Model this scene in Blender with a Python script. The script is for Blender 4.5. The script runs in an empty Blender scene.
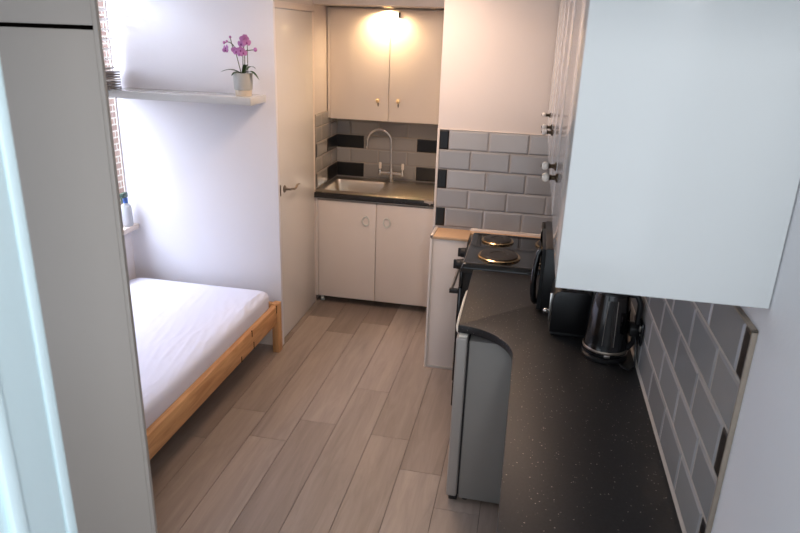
import bpy, bmesh, math, random
from mathutils import Vector, Matrix, noise
random.seed(7)
C = bpy.context.scene.collection
PI = math.pi

# ------------------------------------------------------------------ materials
def srgb(r, g, b):
    f = lambda c: (c/255/12.92) if c/255 <= .04045 else ((c/255+.055)/1.055)**2.4
    return (f(r), f(g), f(b), 1)

def mat(name, col, rough=.5, metal=0.0, bump=0.0, bscale=40, var=0.0, vscale=4, coat=0.0, spec=.5,
        emit=None, estr=0, trans=0.0, stretch=(1, 1, 1)):
    m = bpy.data.materials.new(name); m.use_nodes = True
    nt = m.node_tree; N = nt.nodes; L = nt.links
    b = N['Principled BSDF']
    b.inputs['Base Color'].default_value = col
    b.inputs['Roughness'].default_value = rough
    b.inputs['Metallic'].default_value = metal
    b.inputs['Coat Weight'].default_value = coat
    b.inputs['Coat Roughness'].default_value = .05
    b.inputs['Specular IOR Level'].default_value = spec
    b.inputs['Transmission Weight'].default_value = trans
    if emit:
        b.inputs['Emission Color'].default_value = emit
        b.inputs['Emission Strength'].default_value = estr
    if bump or var:
        tc = N.new('ShaderNodeTexCoord'); mp = N.new('ShaderNodeMapping')
        mp.inputs['Scale'].default_value = stretch
        L.new(tc.outputs['Object'], mp.inputs['Vector'])
    if var:
        n = N.new('ShaderNodeTexNoise'); n.inputs['Scale'].default_value = vscale
        n.inputs['Detail'].default_value = 4
        L.new(mp.outputs[0], n.inputs['Vector'])
        mx = N.new('ShaderNodeMix'); mx.data_type = 'RGBA'
        mx.inputs[6].default_value = tuple(c*(1-var) for c in col[:3]) + (1,)
        mx.inputs[7].default_value = tuple(min(1, c*(1+var)) for c in col[:3]) + (1,)
        L.new(n.outputs[0], mx.inputs[0]); L.new(mx.outputs[2], b.inputs['Base Color'])
    if bump:
        n2 = N.new('ShaderNodeTexNoise'); n2.inputs['Scale'].default_value = bscale
        n2.inputs['Detail'].default_value = 3
        L.new(mp.outputs[0], n2.inputs['Vector'])
        bp = N.new('ShaderNodeBump'); bp.inputs['Strength'].default_value = bump
        bp.inputs['Distance'].default_value = .01
        L.new(n2.outputs[0], bp.inputs['Height']); L.new(bp.outputs[0], b.inputs['Normal'])
    return m

M = {}
M['wall'] = mat('wall_paint', srgb(214, 205, 199), .6, bump=.06, bscale=60, var=.015)
M['wall_white'] = mat('white_wall_paint', srgb(232, 230, 233), .6, bump=.06, bscale=60, var=.015)
M['ceiling'] = mat('ceiling_paint', srgb(235, 232, 226), .7, bump=.04, bscale=60)
M['gloss_white'] = mat('gloss_white_board', srgb(208, 210, 210), .13, var=.01, coat=.25)
M['satin_white'] = mat('satin_white_paint', srgb(226, 214, 204), .32, var=.012, bump=.02, bscale=30)
M['cupboard_paint'] = mat('lightened_cupboard_paint', srgb(240, 229, 216), .35, var=.012, bump=.02, bscale=30)  # lighter copy of the satin white, extra lamplight put into the colour
M['door_paint'] = mat('white_gloss_paint', srgb(230, 226, 220), .25, var=.012, bump=.03, bscale=14)
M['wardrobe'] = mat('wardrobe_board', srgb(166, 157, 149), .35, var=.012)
M['near_door'] = mat('door_white', srgb(226, 246, 250), .3, var=.01)
M['dark_gap'] = mat('dark_gap', srgb(38, 36, 36), .8, var=.1)
M['shadow_grey'] = mat('inside_board', srgb(150, 140, 130), .7, var=.05)
M['sheet'] = mat('white_sheet', srgb(222, 225, 240), .85, bump=.12, bscale=220, var=.015, spec=.2)
M['chrome'] = mat('chrome', srgb(215, 212, 208), .16, 1.0, var=.02)
M['steel'] = mat('stainless_steel', srgb(204, 196, 184), .32, 1.0, bump=.03, bscale=120, var=.05, stretch=(1, 12, 1))
M['brass_ring'] = mat('hotplate_ring', srgb(214, 186, 146), .22, 1.0, var=.05)
M['hotplate'] = mat('cast_iron_plate', srgb(62, 58, 55), .42, .35, bump=.05, bscale=90, var=.1)
M['black_enamel'] = mat('black_enamel', srgb(20, 21, 22), .18, var=.1, coat=.3)
M['black_plastic'] = mat('black_plastic', srgb(20, 20, 22), .32, var=.1)
M['black_gloss'] = mat('black_gloss', srgb(13, 13, 15), .12, var=.1, coat=.4)
M['black_matte'] = mat('black_matte', srgb(22, 22, 23), .55, var=.1)
M['smoke_glass'] = mat('smoked_window', srgb(38, 36, 36), .08, var=.1, coat=.5)
M['fridge_side'] = mat('grey_fridge_metal', srgb(136, 133, 129), .5, .1, bump=.02, bscale=200, var=.02)
M['fridge_door'] = mat('silver_fridge_door', srgb(168, 163, 158), .38, .3, var=.02)
M['white_plastic'] = mat('white_plastic', srgb(222, 222, 214), .35, var=.02)
M['ceramic'] = mat('white_ceramic', srgb(238, 228, 216), .15, var=.02, coat=.3)
M['antique'] = mat('antique_brass', srgb(84, 70, 56), .3, 1.0, var=.15)
M['crystal'] = mat('amber_crystal', srgb(250, 222, 172), .1, var=.05, coat=.5)
M['handle_grey'] = mat('worn_steel', srgb(150, 138, 126), .4, .85, var=.08)
M['silver'] = mat('silver_metal', srgb(176, 170, 164), .3, 1.0, var=.05)
M['tile_grey'] = None
M['tile_black'] = mat('black_bevel_tile', srgb(20, 20, 21), .3, var=.1)
M['grout'] = mat('pale_grout', srgb(178, 170, 162), .85, bump=.1, bscale=300, var=.04)
M['grout_dark'] = mat('grey_grout', srgb(160, 152, 144), .85, bump=.1, bscale=300, var=.04)
M['tile_edge'] = mat('raw_tile_edge', srgb(140, 128, 116), .8, bump=.15, bscale=150, var=.12, vscale=30)
M['pot'] = mat('pot_glaze', srgb(186, 186, 180), .6, bump=.2, bscale=60, var=.05, stretch=(1, 1, 3))
M['pot_base'] = mat('pot_bare_clay', srgb(216, 202, 182), .75, bump=.1, bscale=80, var=.05)
M['soil'] = mat('bark_soil', srgb(62, 50, 40), .95, bump=.6, bscale=80, var=.3)
M['leaf'] = mat('orchid_leaf', srgb(56, 80, 48), .4, var=.2, vscale=20)
M['stem'] = mat('orchid_stem', srgb(88, 92, 66), .6, var=.2, vscale=20)
M['petal'] = mat('orchid_petal', srgb(186, 122, 174), .6, var=.22, vscale=40, spec=.3)
M['lip'] = mat('orchid_lip', srgb(140, 40, 124), .5, var=.2)
def pane_mat():
    m = bpy.data.materials.new('window_glass'); m.use_nodes = True
    N = m.node_tree.nodes; L = m.node_tree.links
    N.remove(N['Principled BSDF'])
    tr = N.new('ShaderNodeBsdfTransparent'); gl = N.new('ShaderNodeBsdfGlossy'); gl.inputs['Roughness'].default_value = .02
    mx = N.new('ShaderNodeMixShader'); mx.inputs[0].default_value = .06; L.new(tr.outputs[0], mx.inputs[1]); L.new(gl.outputs[0], mx.inputs[2])
    L.new(mx.outputs[0], N['Material Output'].inputs[0])
    return m
M['glass'] = pane_mat()
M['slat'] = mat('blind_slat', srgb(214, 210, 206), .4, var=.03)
M['slat_shaded'] = mat('blind_slat_shade', srgb(132, 125, 121), .5, var=.06)  # darker copy of the slat colour, shade of stack and bottom rail painted in
M['blue'] = mat('blue_plastic', srgb(80, 116, 190), .3, var=.1)
M['green_dark'] = mat('dark_green_plastic', srgb(62, 84, 74), .35, var=.1)
M['grey_plastic'] = mat('clear_grey_plastic', srgb(190, 194, 200), .25, var=.04)
M['bulb'] = mat('lamp_face', srgb(255, 240, 200), .4, emit=srgb(255, 214, 140), estr=25)
M['void'] = mat('dark_recess', srgb(16, 13, 11), 1.0, var=.2, spec=.0)

def node_mat(name):
    m = bpy.data.materials.new(name); m.use_nodes = True
    return m, m.node_tree.nodes, m.node_tree.links, m.node_tree.nodes['Principled BSDF']

def attr_mat(name, dark, light, rough, coat=0, grain=None, grain_amt=.15, bump=.0):
    """colour per face from the 'tone' attribute, with optional stretched grain"""
    m, N, L, b = node_mat(name)
    at_ = N.new('ShaderNodeAttribute'); at_.attribute_name = 'tone'
    mx = N.new('ShaderNodeMix'); mx.data_type = 'RGBA'
    mx.inputs[6].default_value = dark; mx.inputs[7].default_value = light
    L.new(at_.outputs['Fac'], mx.inputs[0])
    out = mx.outputs[2]
    if grain:
        tc = N.new('ShaderNodeTexCoord'); mp = N.new('ShaderNodeMapping')
        mp.inputs['Scale'].default_value = grain
        L.new(tc.outputs['Object'], mp.inputs['Vector'])
        ad = N.new('ShaderNodeVectorMath'); ad.operation = 'MULTIPLY_ADD'
        cx = N.new('ShaderNodeCombineXYZ')
        ml = N.new('ShaderNodeMath'); ml.operation = 'MULTIPLY'; ml.inputs[1].default_value = 37
        L.new(at_.outputs['Fac'], ml.inputs[0]); L.new(ml.outputs[0], cx.inputs[2])
        va = N.new('ShaderNodeVectorMath'); va.operation = 'ADD'
        L.new(mp.outputs[0], va.inputs[0]); L.new(cx.outputs[0], va.inputs[1])
        n = N.new('ShaderNodeTexNoise'); n.inputs['Scale'].default_value = 1
        n.inputs['Detail'].default_value = 6; n.inputs['Roughness'].default_value = .62
        n.inputs['Distortion'].default_value = .8
        L.new(va.outputs[0], n.inputs['Vector'])
        n2 = N.new('ShaderNodeTexNoise'); n2.inputs['Scale'].default_value = .22
        n2.inputs['Detail'].default_value = 3
        L.new(va.outputs[0], n2.inputs['Vector'])
        add = N.new('ShaderNodeMath'); add.operation = 'ADD'
        L.new(n.outputs[0], add.inputs[0]); L.new(n2.outputs[0], add.inputs[1])
        r = N.new('ShaderNodeMapRange')
        r.inputs[1].default_value = .65; r.inputs[2].default_value = 1.35
        r.inputs[3].default_value = 1-grain_amt; r.inputs[4].default_value = 1+grain_amt
        L.new(add.outputs[0], r.inputs[0])
        vm = N.new('ShaderNodeVectorMath'); vm.operation = 'SCALE'
        L.new(out, vm.inputs[0]); L.new(r.outputs[0], vm.inputs['Scale'])
        out = vm.outputs[0]
        if bump:
            bp = N.new('ShaderNodeBump'); bp.inputs['Strength'].default_value = bump
            bp.inputs['Distance'].default_value = .003
            L.new(n.outputs[0], bp.inputs['Height']); L.new(bp.outputs[0], b.inputs['Normal'])
    L.new(out, b.inputs['Base Color'])
    b.inputs['Roughness'].default_value = rough
    b.inputs['Coat Weight'].default_value = coat
    b.inputs['Coat Roughness'].default_value = .08
    return m

M['plank'] = attr_mat('laminate_planks', srgb(124, 109, 99), srgb(168, 153, 141), .42, grain=(26, 2.6, 1), grain_amt=.24, bump=.15)
M['plank_gap'] = mat('plank_seam', srgb(92, 78, 68), .8, var=.1)
M['tile_grey'] = attr_mat('grey_bevel_tile', srgb(152, 152, 153), srgb(168, 167, 167), .16, coat=.4)

def pine_mat(name, along):
    m, N, L, b = node_mat(name)
    tc = N.new('ShaderNodeTexCoord'); mp = N.new('ShaderNodeMapping')
    s = [18, 18, 18]; s['xyz'.index(along)] = 1.6
    mp.inputs['Scale'].default_value = s
    L.new(tc.outputs['Object'], mp.inputs['Vector'])
    n = N.new('ShaderNodeTexNoise'); n.inputs['Scale'].default_value = 1.6; n.inputs['Detail'].default_value = 5
    n.inputs['Distortion'].default_value = 1.2
    L.new(mp.outputs[0], n.inputs['Vector'])
    cr = N.new('ShaderNodeValToRGB')
    cr.color_ramp.elements[0].position = .3; cr.color_ramp.elements[0].color = srgb(186, 132, 84)
    cr.color_ramp.elements[1].position = .7; cr.color_ramp.elements[1].color = srgb(222, 172, 120)
    L.new(n.outputs[0], cr.inputs[0])
    # knots
    v = N.new('ShaderNodeTexVoronoi'); v.inputs['Scale'].default_value = 1
    mp2 = N.new('ShaderNodeMapping'); s2 = [9, 9, 9]; s2['xyz'.index(along)] = 4.0
    mp2.inputs['Scale'].default_value = s2
    L.new(tc.outputs['Object'], mp2.inputs['Vector']); L.new(mp2.outputs[0], v.inputs['Vector'])
    k = N.new('ShaderNodeMapRange'); k.inputs[1].default_value = .07; k.inputs[2].default_value = .16
    k.inputs[3].default_value = .45; k.inputs[4].default_value = 1
    L.new(v.outputs['Distance'], k.inputs[0])
    vm = N.new('ShaderNodeVectorMath'); vm.operation = 'SCALE'
    L.new(cr.outputs[0], vm.inputs[0]); L.new(k.outputs[0], vm.inputs['Scale'])
    L.new(vm.outputs[0], b.inputs['Base Color'])
    b.inputs['Roughness'].default_value = .45
    return m
M['pine_y'] = pine_mat('pine_rail', 'y')
M['tile_alcove'] = attr_mat('alcove_grey_tile', srgb(150, 147, 144), srgb(164, 161, 157), .14, coat=.4)
M['pine_z'] = pine_mat('pine_post', 'z')
M['pine_x'] = pine_mat('pine_cross', 'x')
M['ledge_wood'] = mat('bare_wood_ledge', srgb(204, 168, 132), .55, var=.12, vscale=14, stretch=(1, 6, 1))

def granite():
    m, N, L, b = node_mat('black_speckled_worktop')
    tc = N.new('ShaderNodeTexCoord')
    v = N.new('ShaderNodeTexVoronoi'); v.inputs['Scale'].default_value = 180
    L.new(tc.outputs['Object'], v.inputs['Vector'])
    sp = N.new('ShaderNodeSeparateColor'); L.new(v.outputs['Color'], sp.inputs[0])
    gt = N.new('ShaderNodeMath'); gt.operation = 'GREATER_THAN'; gt.inputs[1].default_value = .94
    L.new(sp.outputs[0], gt.inputs[0])
    lt = N.new('ShaderNodeMath'); lt.operation = 'LESS_THAN'; lt.inputs[1].default_value = .36
    L.new(v.outputs['Distance'], lt.inputs[0])
    ml = N.new('ShaderNodeMath'); ml.operation = 'MULTIPLY'
    L.new(gt.outputs[0], ml.inputs[0]); L.new(lt.outputs[0], ml.inputs[1])
    ml2 = N.new('ShaderNodeMath'); ml2.operation = 'MULTIPLY'
    L.new(ml.outputs[0], ml2.inputs[0]); L.new(sp.outputs[1], ml2.inputs[1])
    n = N.new('ShaderNodeTexNoise'); n.inputs['Scale'].default_value = 120; n.inputs['Detail'].default_value = 4
    L.new(tc.outputs['Object'], n.inputs['Vector'])
    base = N.new('ShaderNodeMix'); base.data_type = 'RGBA'
    base.inputs[6].default_value = srgb(17, 17, 18); base.inputs[7].default_value = srgb(39, 39, 41)
    L.new(n.outputs[0], base.inputs[0])
    mx = N.new('ShaderNodeMix'); mx.data_type = 'RGBA'
    L.new(ml2.outputs[0], mx.inputs[0]); L.new(base.outputs[2], mx.inputs[6])
    mx.inputs[7].default_value = srgb(150, 142, 134)
    L.new(mx.outputs[2], b.inputs['Base Color'])
    b.inputs['Roughness'].default_value = .45
    return m
M['granite'] = granite()

def brick():
    m, N, L, b = node_mat('outside_brickwork')
    tc = N.new('ShaderNodeTexCoord')
    sx = N.new('ShaderNodeSeparateXYZ'); cx = N.new('ShaderNodeCombineXYZ')
    L.new(tc.outputs['Object'], sx.inputs[0])
    L.new(sx.outputs[1], cx.inputs[0]); L.new(sx.outputs[2], cx.inputs[1])
    br = N.new('ShaderNodeTexBrick'); br.inputs['Scale'].default_value = 1
    br.inputs['Brick Width'].default_value = .23; br.inputs['Row Height'].default_value = .078
    br.inputs['Mortar Size'].default_value = .009
    br.inputs['Color1'].default_value = srgb(172, 136, 122); br.inputs['Color2'].default_value = srgb(148, 112, 100)
    br.inputs['Mortar'].default_value = srgb(214, 206, 198)
    L.new(cx.outputs[0], br.inputs['Vector']); L.new(br.outputs[0], b.inputs['Base Color'])
    b.inputs['Roughness'].default_value = .9
    return m
M['brick'] = brick()

# ------------------------------------------------------------------ mesh helpers
class MB:
    def __init__(self):
        self.bm = bmesh.new(); self.mi = 0
        self.tone = self.bm.faces.layers.float.new('tone')
    def _paint(self, faces, mi=None, tone=None):
        for f in faces:
            if f.is_valid:
                f.material_index = self.mi if mi is None else mi
                if tone is not None: f[self.tone] = tone
    def box(self, x0, x1, y0, y1, z0, z1, bev=0, seg=2, mi=None, tone=None):
        tmp = bmesh.new()
        r = bmesh.ops.create_cube(tmp, size=1)
        for v in tmp.verts:
            v.co = Vector(((x0+x1)/2+v.co.x*(x1-x0), (y0+y1)/2+v.co.y*(y1-y0), (z0+z1)/2+v.co.z*(z1-z0)))
        if bev:
            bmesh.ops.bevel(tmp, geom=tmp.edges[:], offset=bev, segments=seg, profile=.5, affect='EDGES')
        self.merge(tmp, mi, tone); return self
    def merge(self, tmp, mi=None, tone=None):
        mp = {}
        for v in tmp.verts: mp[v] = self.bm.verts.new(v.co)
        fs = []
        for f in tmp.faces:
            try: fs.append(self.bm.faces.new([mp[v] for v in f.verts]))
            except ValueError: pass
        self._paint(fs, mi, tone); tmp.free(); return fs
    def lathe(self, prof, c=(0, 0, 0), axis='z', n=28, mi=None, sx=1, sy=1):
        tmp = bmesh.new(); rings = []
        for (r, h) in prof:
            ring = []
            for i in range(n):
                a = 2*PI*i/n; p = (r*math.cos(a)*sx, r*math.sin(a)*sy, h)
                if axis == 'x': p = (p[2], p[0], p[1])
                elif axis == 'y': p = (p[0], p[2], p[1])
                ring.append(tmp.verts.new(Vector(p)+Vector(c)))
            rings.append(ring)
        for a, b in zip(rings, rings[1:]):
            for i in range(n):
                tmp.faces.new((a[i], a[(i+1) % n], b[(i+1) % n], b[i]))
        if prof[0][0] > 1e-6: tmp.faces.new(rings[0][::-1])
        if prof[-1][0] > 1e-6: tmp.faces.new(rings[-1])
        bmesh.ops.remove_doubles(tmp, verts=tmp.verts[:], dist=1e-6)
        bmesh.ops.recalc_face_normals(tmp, faces=tmp.faces[:])
        self.merge(tmp, mi); return self
    def tube(self, pts, r, n=10, mi=None, closed=False):
        tmp = bmesh.new(); P = [Vector(p) for p in pts]; rings = []
        rr = r if isinstance(r, (list, tuple)) else [r]*len(P)
        up = None
        for i, p in enumerate(P):
            if closed: d = P[(i+1) % len(P)]-P[i-1]
            else: d = P[min(i+1, len(P)-1)]-P[max(i-1, 0)]
            d.normalize()
            if up is None: up = Vector((0, 0, 1)) if abs(d.z) < .9 else Vector((1, 0, 0))
            s = d.cross(up).normalized(); up = s.cross(d).normalized()
            rings.append([tmp.verts.new(p+(s*math.cos(2*PI*k/n)+up*math.sin(2*PI*k/n))*rr[i]) for k in range(n)])
        pairs = list(zip(rings, rings[1:])) + ([(rings[-1], rings[0])] if closed else [])
        for a, b in pairs:
            for k in range(n): tmp.faces.new((a[k], a[(k+1) % n], b[(k+1) % n], b[k]))
        if not closed: tmp.faces.new(rings[0][::-1]); tmp.faces.new(rings[-1])
        bmesh.ops.recalc_face_normals(tmp, faces=tmp.faces[:])
        self.merge(tmp, mi); return self
    def prism(self, poly, a0, a1, axis='z', bev=0, mi=None, tone=None):
        """polygon extruded along axis: z -> (x,y), y -> (x,z), x -> (y,z)"""
        tmp = bmesh.new()
        def P(u, v, w):
            return {'z': (u, v, w), 'y': (u, w, v), 'x': (w, u, v)}[axis]
        lo = [tmp.verts.new(P(u, v, a0)) for u, v in poly]; hi = [tmp.verts.new(P(u, v, a1)) for u, v in poly]
        n = len(poly)
        tmp.faces.new(lo[::-1]); tmp.faces.new(hi)
        for i in range(n): tmp.faces.new((lo[i], lo[(i+1) % n], hi[(i+1) % n], hi[i]))
        bmesh.ops.recalc_face_normals(tmp, faces=tmp.faces[:])
        if bev: bmesh.ops.bevel(tmp, geom=tmp.edges[:], offset=bev, segments=2, profile=.5, affect='EDGES')
        self.merge(tmp, mi, tone); return self
    def ball(self, c, r, mi=None, sc=(1, 1, 1), u=20, v=12):
        tmp = bmesh.new(); bmesh.ops.create_uvsphere(tmp, u_segments=u, v_segments=v, radius=r)
        for w in tmp.verts: w.co = Vector((w.co.x*sc[0], w.co.y*sc[1], w.co.z*sc[2]))+Vector(c)
        self.merge(tmp, mi); return self
    def grid(self, fn, nu, nv, mi=None):
        tmp = bmesh.new()
        V = [[tmp.verts.new(fn(i/nu, j/nv)) for j in range(nv+1)] for i in range(nu+1)]
        for i in range(nu):
            for j in range(nv): tmp.faces.new((V[i][j], V[i+1][j], V[i+1][j+1], V[i][j+1]))
        self.merge(tmp, mi); return self
    def build(self, name, mats, parent=None, sharp=35, smooth=True):
        o = self.finish(name, mats, sharp, smooth)
        if parent is not None:
            off = ROOT.get(parent.name, Vector((0, 0, 0)))
            o.data.transform(Matrix.Translation(-off)); o.parent = parent; ROOT[o.name] = off
        return o
    def finish(self, name, mats, sharp, smooth):
        me = bpy.data.meshes.new(name)
        bmesh.ops.recalc_face_normals(self.bm, faces=self.bm.faces[:])
        self.bm.to_mesh(me); self.bm.free()
        for m in (mats if isinstance(mats, (list, tuple)) else [mats]): me.materials.append(m)
        if smooth:
            for p in me.polygons: p.use_smooth = True
            me.set_sharp_from_angle(angle=math.radians(sharp))
        o = bpy.data.objects.new(name, me); C.objects.link(o); return o

ROOT = {}
def thing(name, label, cat, loc, group=None):
    o = bpy.data.objects.new(name, None); C.objects.link(o); o.location = loc
    o.empty_display_size = .05
    ROOT[o.name] = Vector(loc)
    o['label'] = label; o['category'] = cat
    if group: o['group'] = group
    return o
def tag(o, label, cat, group=None):
    o['label'] = label; o['category'] = cat
    if group: o['group'] = group
    return o
def struct(name, mb, m, parent=None, **k):
    o = mb.build(name, m, parent, **k)
    if parent is None: o['kind'] = 'structure'
    return o

# ------------------------------------------------------------------ camera (2.1 m up, looking down the kitchen)
H = 2.1
f_, p_, y_, r_ = 655.261, .342199, .190487, -.0346894
cy, sy = math.cos(y_), math.sin(y_)
fwd = Vector((-sy*math.cos(p_), cy*math.cos(p_), -math.sin(p_)))
right = Vector((cy, sy, 0)); down = fwd.cross(right)
r2 = right*math.cos(r_)+down*math.sin(r_); d2 = down*math.cos(r_)-right*math.sin(r_)
cam = bpy.data.cameras.new('camera'); cam.sensor_width = 36; cam.lens = f_/800*36
cam.clip_start = .02
cam.dof.use_dof = True; cam.dof.focus_distance = 3.0; cam.dof.aperture_fstop = 6.5
co = bpy.data.objects.new('camera', cam); C.objects.link(co)
mw = Matrix.Identity(4)
for i in range(3):
    mw[i][0] = r2[i]; mw[i][1] = -d2[i]; mw[i][2] = -fwd[i]
mw[2][3] = H
co.matrix_world = mw
bpy.context.scene.camera = co

# ------------------------------------------------------------------ setting
CZ = 2.46
XL, XR = -2.675, .491         # left wall, right wall (behind the tiles)
# floor: one mesh of planks running down the room
fl = MB()
fl.box(-2.8, .62, -1.0, 5.5, -.06, -.0035, mi=1)
W = .2145; x = -.07-W*13
rows = {}
JO = {-1.353: 2.855, -1.1385: 3.07, -.924: 3.49, -.7095: 3.026, -.495: 2.766, -1.5675: 3.09, -1.782: 2.771, -.2805: 3.9}
i = 0
while x < .6:
    key = min(JO, key=lambda k: abs(k-x)); j = JO[key] if abs(key-x) < .03 else 2.0+random.random()
    ys = j - 1.38*3
    while ys < 5.5:
        a, b_ = max(ys, -1.0), min(ys+1.38, 5.48)
        if b_ > a+.01:
            fl.box(max(x+.0011, -2.79), min(x+W-.0011, .6), a+.001, b_-.001, -.02, 0, bev=.0012, seg=1, mi=0, tone=random.random())
        ys += 1.38
    x += W; i += 1
struct('floor', fl, [M['plank'], M['plank_gap']], smooth=False)
struct('ceiling', MB().box(-2.8, .62, .4, 5.5, CZ, CZ+.05), M['ceiling'])

# right wall with its tiled strip
wr = struct('wall_right', MB().box(XR, XR+.12, -1.0, 4.2, 0, CZ), M['wall_white'])
def tiles(mb, rows_, to3, th=.012):
    """rows_: list of (z0,z1,[(a0,a1,black)...]); to3 maps (a,z,depth) to a point"""
    for z0, z1, lst in rows_:
        for a0, a1, bl in lst:
            g = .0015; bv = .010
            A0, A1, Z0, Z1 = a0+g, a1-g, z0+g, z1-g
            tmp = bmesh.new()
            bvx = min(bv, (A1-A0)*.15)
            base = [(A0, Z0, 0), (A1, Z0, 0), (A1, Z1, 0), (A0, Z1, 0)]
            mid = [(q[0], q[1], th-.004) for q in base]
            top = [(A0+bvx, Z0+bv, th), (A1-bvx, Z0+bv, th), (A1-bvx, Z1-bv, th), (A0+bvx, Z1-bv, th)]
            V = [[tmp.verts.new(to3(*q)) for q in ring] for ring in (base, mid, top)]
            for ra, rb in ((V[0], V[1]), (V[1], V[2])):
                for k in range(4): tmp.faces.new((ra[k], ra[(k+1) % 4], rb[(k+1) % 4], rb[k]))
            tmp.faces.new(V[2])
            mb.merge(tmp, 1 if bl else 0, random.random())
zr = [.917, 1.046, 1.171, 1.296, 1.421, 1.546]
def row(a0, a1, joint, step, black_first=None):
    cuts = [a0]
    c = joint
    while c > a0+.02: c -= step
    c += step
    while c < a1-.01:
        if c > a0+.01: cuts.append(c)
        c += step
    cuts.append(a1)
    return [(p, q, bool(black_first) and k == 0) for k, (p, q) in enumerate(zip(cuts, cuts[1:]))]
mb = MB(); R = []
Y0, Y1 = 1.345, 4.088
for k in range(5):                       # k = 0 bottom row
    if k in (0, 2, 4): R.append((zr[k], zr[k+1], [(Y0, Y0+.052, True)] + row(Y0+.052, Y1, 1.643, .246)))
    else: R.append((zr[k], zr[k+1], row(Y0, Y1, 1.533, .246)))
tiles(mb, R, lambda a, z, d: (XR-d, a, z), .0085)
mb.box(XR-.0055, XR+.001, Y0, Y1, zr[0], zr[5], mi=2)
struct('tile_strip', mb, [M['tile_grey'], M['tile_black'], M['grout']], wr, sharp=8)
struct('tile_edging', MB().box(XR-.0115, XR, Y0-.007, Y0+.001, .915, zr[5]+.006, bev=.002).box(XR-.0115, XR, Y0-.007, Y1, zr[5]-.001, zr[5]+.006, bev=.002), M['tile_edge'], wr)
struct('silicone_bead', MB().prism([(XR-.0125, .9105), (XR-.005, .9105), (XR-.005, .919)], Y0, 4.0, 'y'), M['grout'], wr)

# back wall of the kitchen: the block between cooker and sink alcove
wb = struct('wall_back', MB().box(-.58, .62, 4.1, 5.5, 0, CZ, bev=.004), M['wall'])
mb = MB(); R = []
zb = [.925, 1.049, 1.173, 1.297, 1.421, 1.545]
for k in range(5):
    if k in (0, 2, 4): R.append((zb[k], zb[k+1], [(-.566, -.505, True)] + row(-.505, .484, -.257, .2435)))
    else: R.append((zb[k], zb[k+1], row(-.566, .484, -.363, .2435)))
tiles(mb, R, lambda a, z, d: (a, 4.1-d, z))
mb.box(-.566, .49, 4.0925, 4.101, zb[0], zb[5], mi=2)
struct('tile_panel', mb, [M['tile_grey'], M['tile_black'], M['grout']], wb, sharp=8)
struct('tile_trim', MB().box(-.58, -.566, 4.086, 4.1, .92, 1.552, bev=.002).box(-.58, .49, 4.09, 4.1, 1.545, 1.551, bev=.002), M['satin_white'], wb)
# white boxing with a wooden ledge on top
bx = struct('trim_1', MB().box(-.555, -.33, 3.885, 4.1, .0, .9, bev=.002).box(-.33, .49, 4.02, 4.1, .0, .9), M['satin_white'])
struct('skirting', MB().box(-.557, -.33, 3.879, 3.886, 0, .016, bev=.002), M['grout'], bx)
struct('edge_strip', MB().box(-.562, -.545, 3.877, 4.09, .898, .92, bev=.002).box(-.33, .49, 4.07, 4.1, .898, .927, bev=.002)
       .box(-.562, -.547, 3.877, 3.886, .0, .92, bev=.002), M['satin_white'], bx)
struct('ledge_board', MB().box(-.545, -.325, 3.88, 4.088, .898, .914, bev=.002).box(-.325, .49, 4.02, 4.07, .898, .914, bev=.002), M['ledge_wood'], bx)

# sink alcove
wa = struct('wall_far', MB().box(-1.75, -.57, 5.375, 5.5, 0, CZ), M['wall'])
zs = [.93, 1.053, 1.170, 1.284, 1.400, 1.50]
mb = MB(); R = []
for k in range(5):
    if k in (0, 2): R.append((zs[k], zs[k+1], [(-1.62, -1.375, True)] + row(-1.375, -.93, -1.13, .245) + [(-.93, -.70, True)] + [(-.70, -.576, False)]))
    else: R.append((zs[k], zs[k+1], row(-1.62, -.576, -1.497, .245)))
tiles(mb, R, lambda a, z, d: (a, 5.375-d, z), .01)
mb.box(-1.62, -.576, 5.368, 5.376, .93, 1.50, mi=2)
struct('tile_panel', mb, [M['tile_alcove'], M['tile_black'], M['grout_dark']], wa, sharp=8)
wl = struct('wall_alcove', MB().box(-1.75, -1.62, 4.765, 5.5, 0, CZ), M['wall'])
mb = MB(); R = []
for k in range(5):
    if k in (0, 2): R.append((zs[k], zs[k+1], [(4.80, 4.83, True), (4.83, 5.08, False), (5.08, 5.365, True)]))
    else: R.append((zs[k], zs[k+1], [(4.80, 4.95, False), (4.95, 5.195, False), (5.195, 5.365, False)]))
tiles(mb, R, lambda a, z, d: (-1.62+d, a, z), .01)
mb.box(-1.621, -1.613, 4.80, 5.366, .93, 1.50, mi=2)
struct('tile_panel', mb, [M['tile_alcove'], M['tile_black'], M['grout_dark']], wl, sharp=8)
# lowered soffit over the alcove, carrying the downlight
struct('trim_2', MB().box(-1.62, -.575, 4.74, 5.38, 2.275, CZ, bev=.003), M['wall'])

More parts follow.
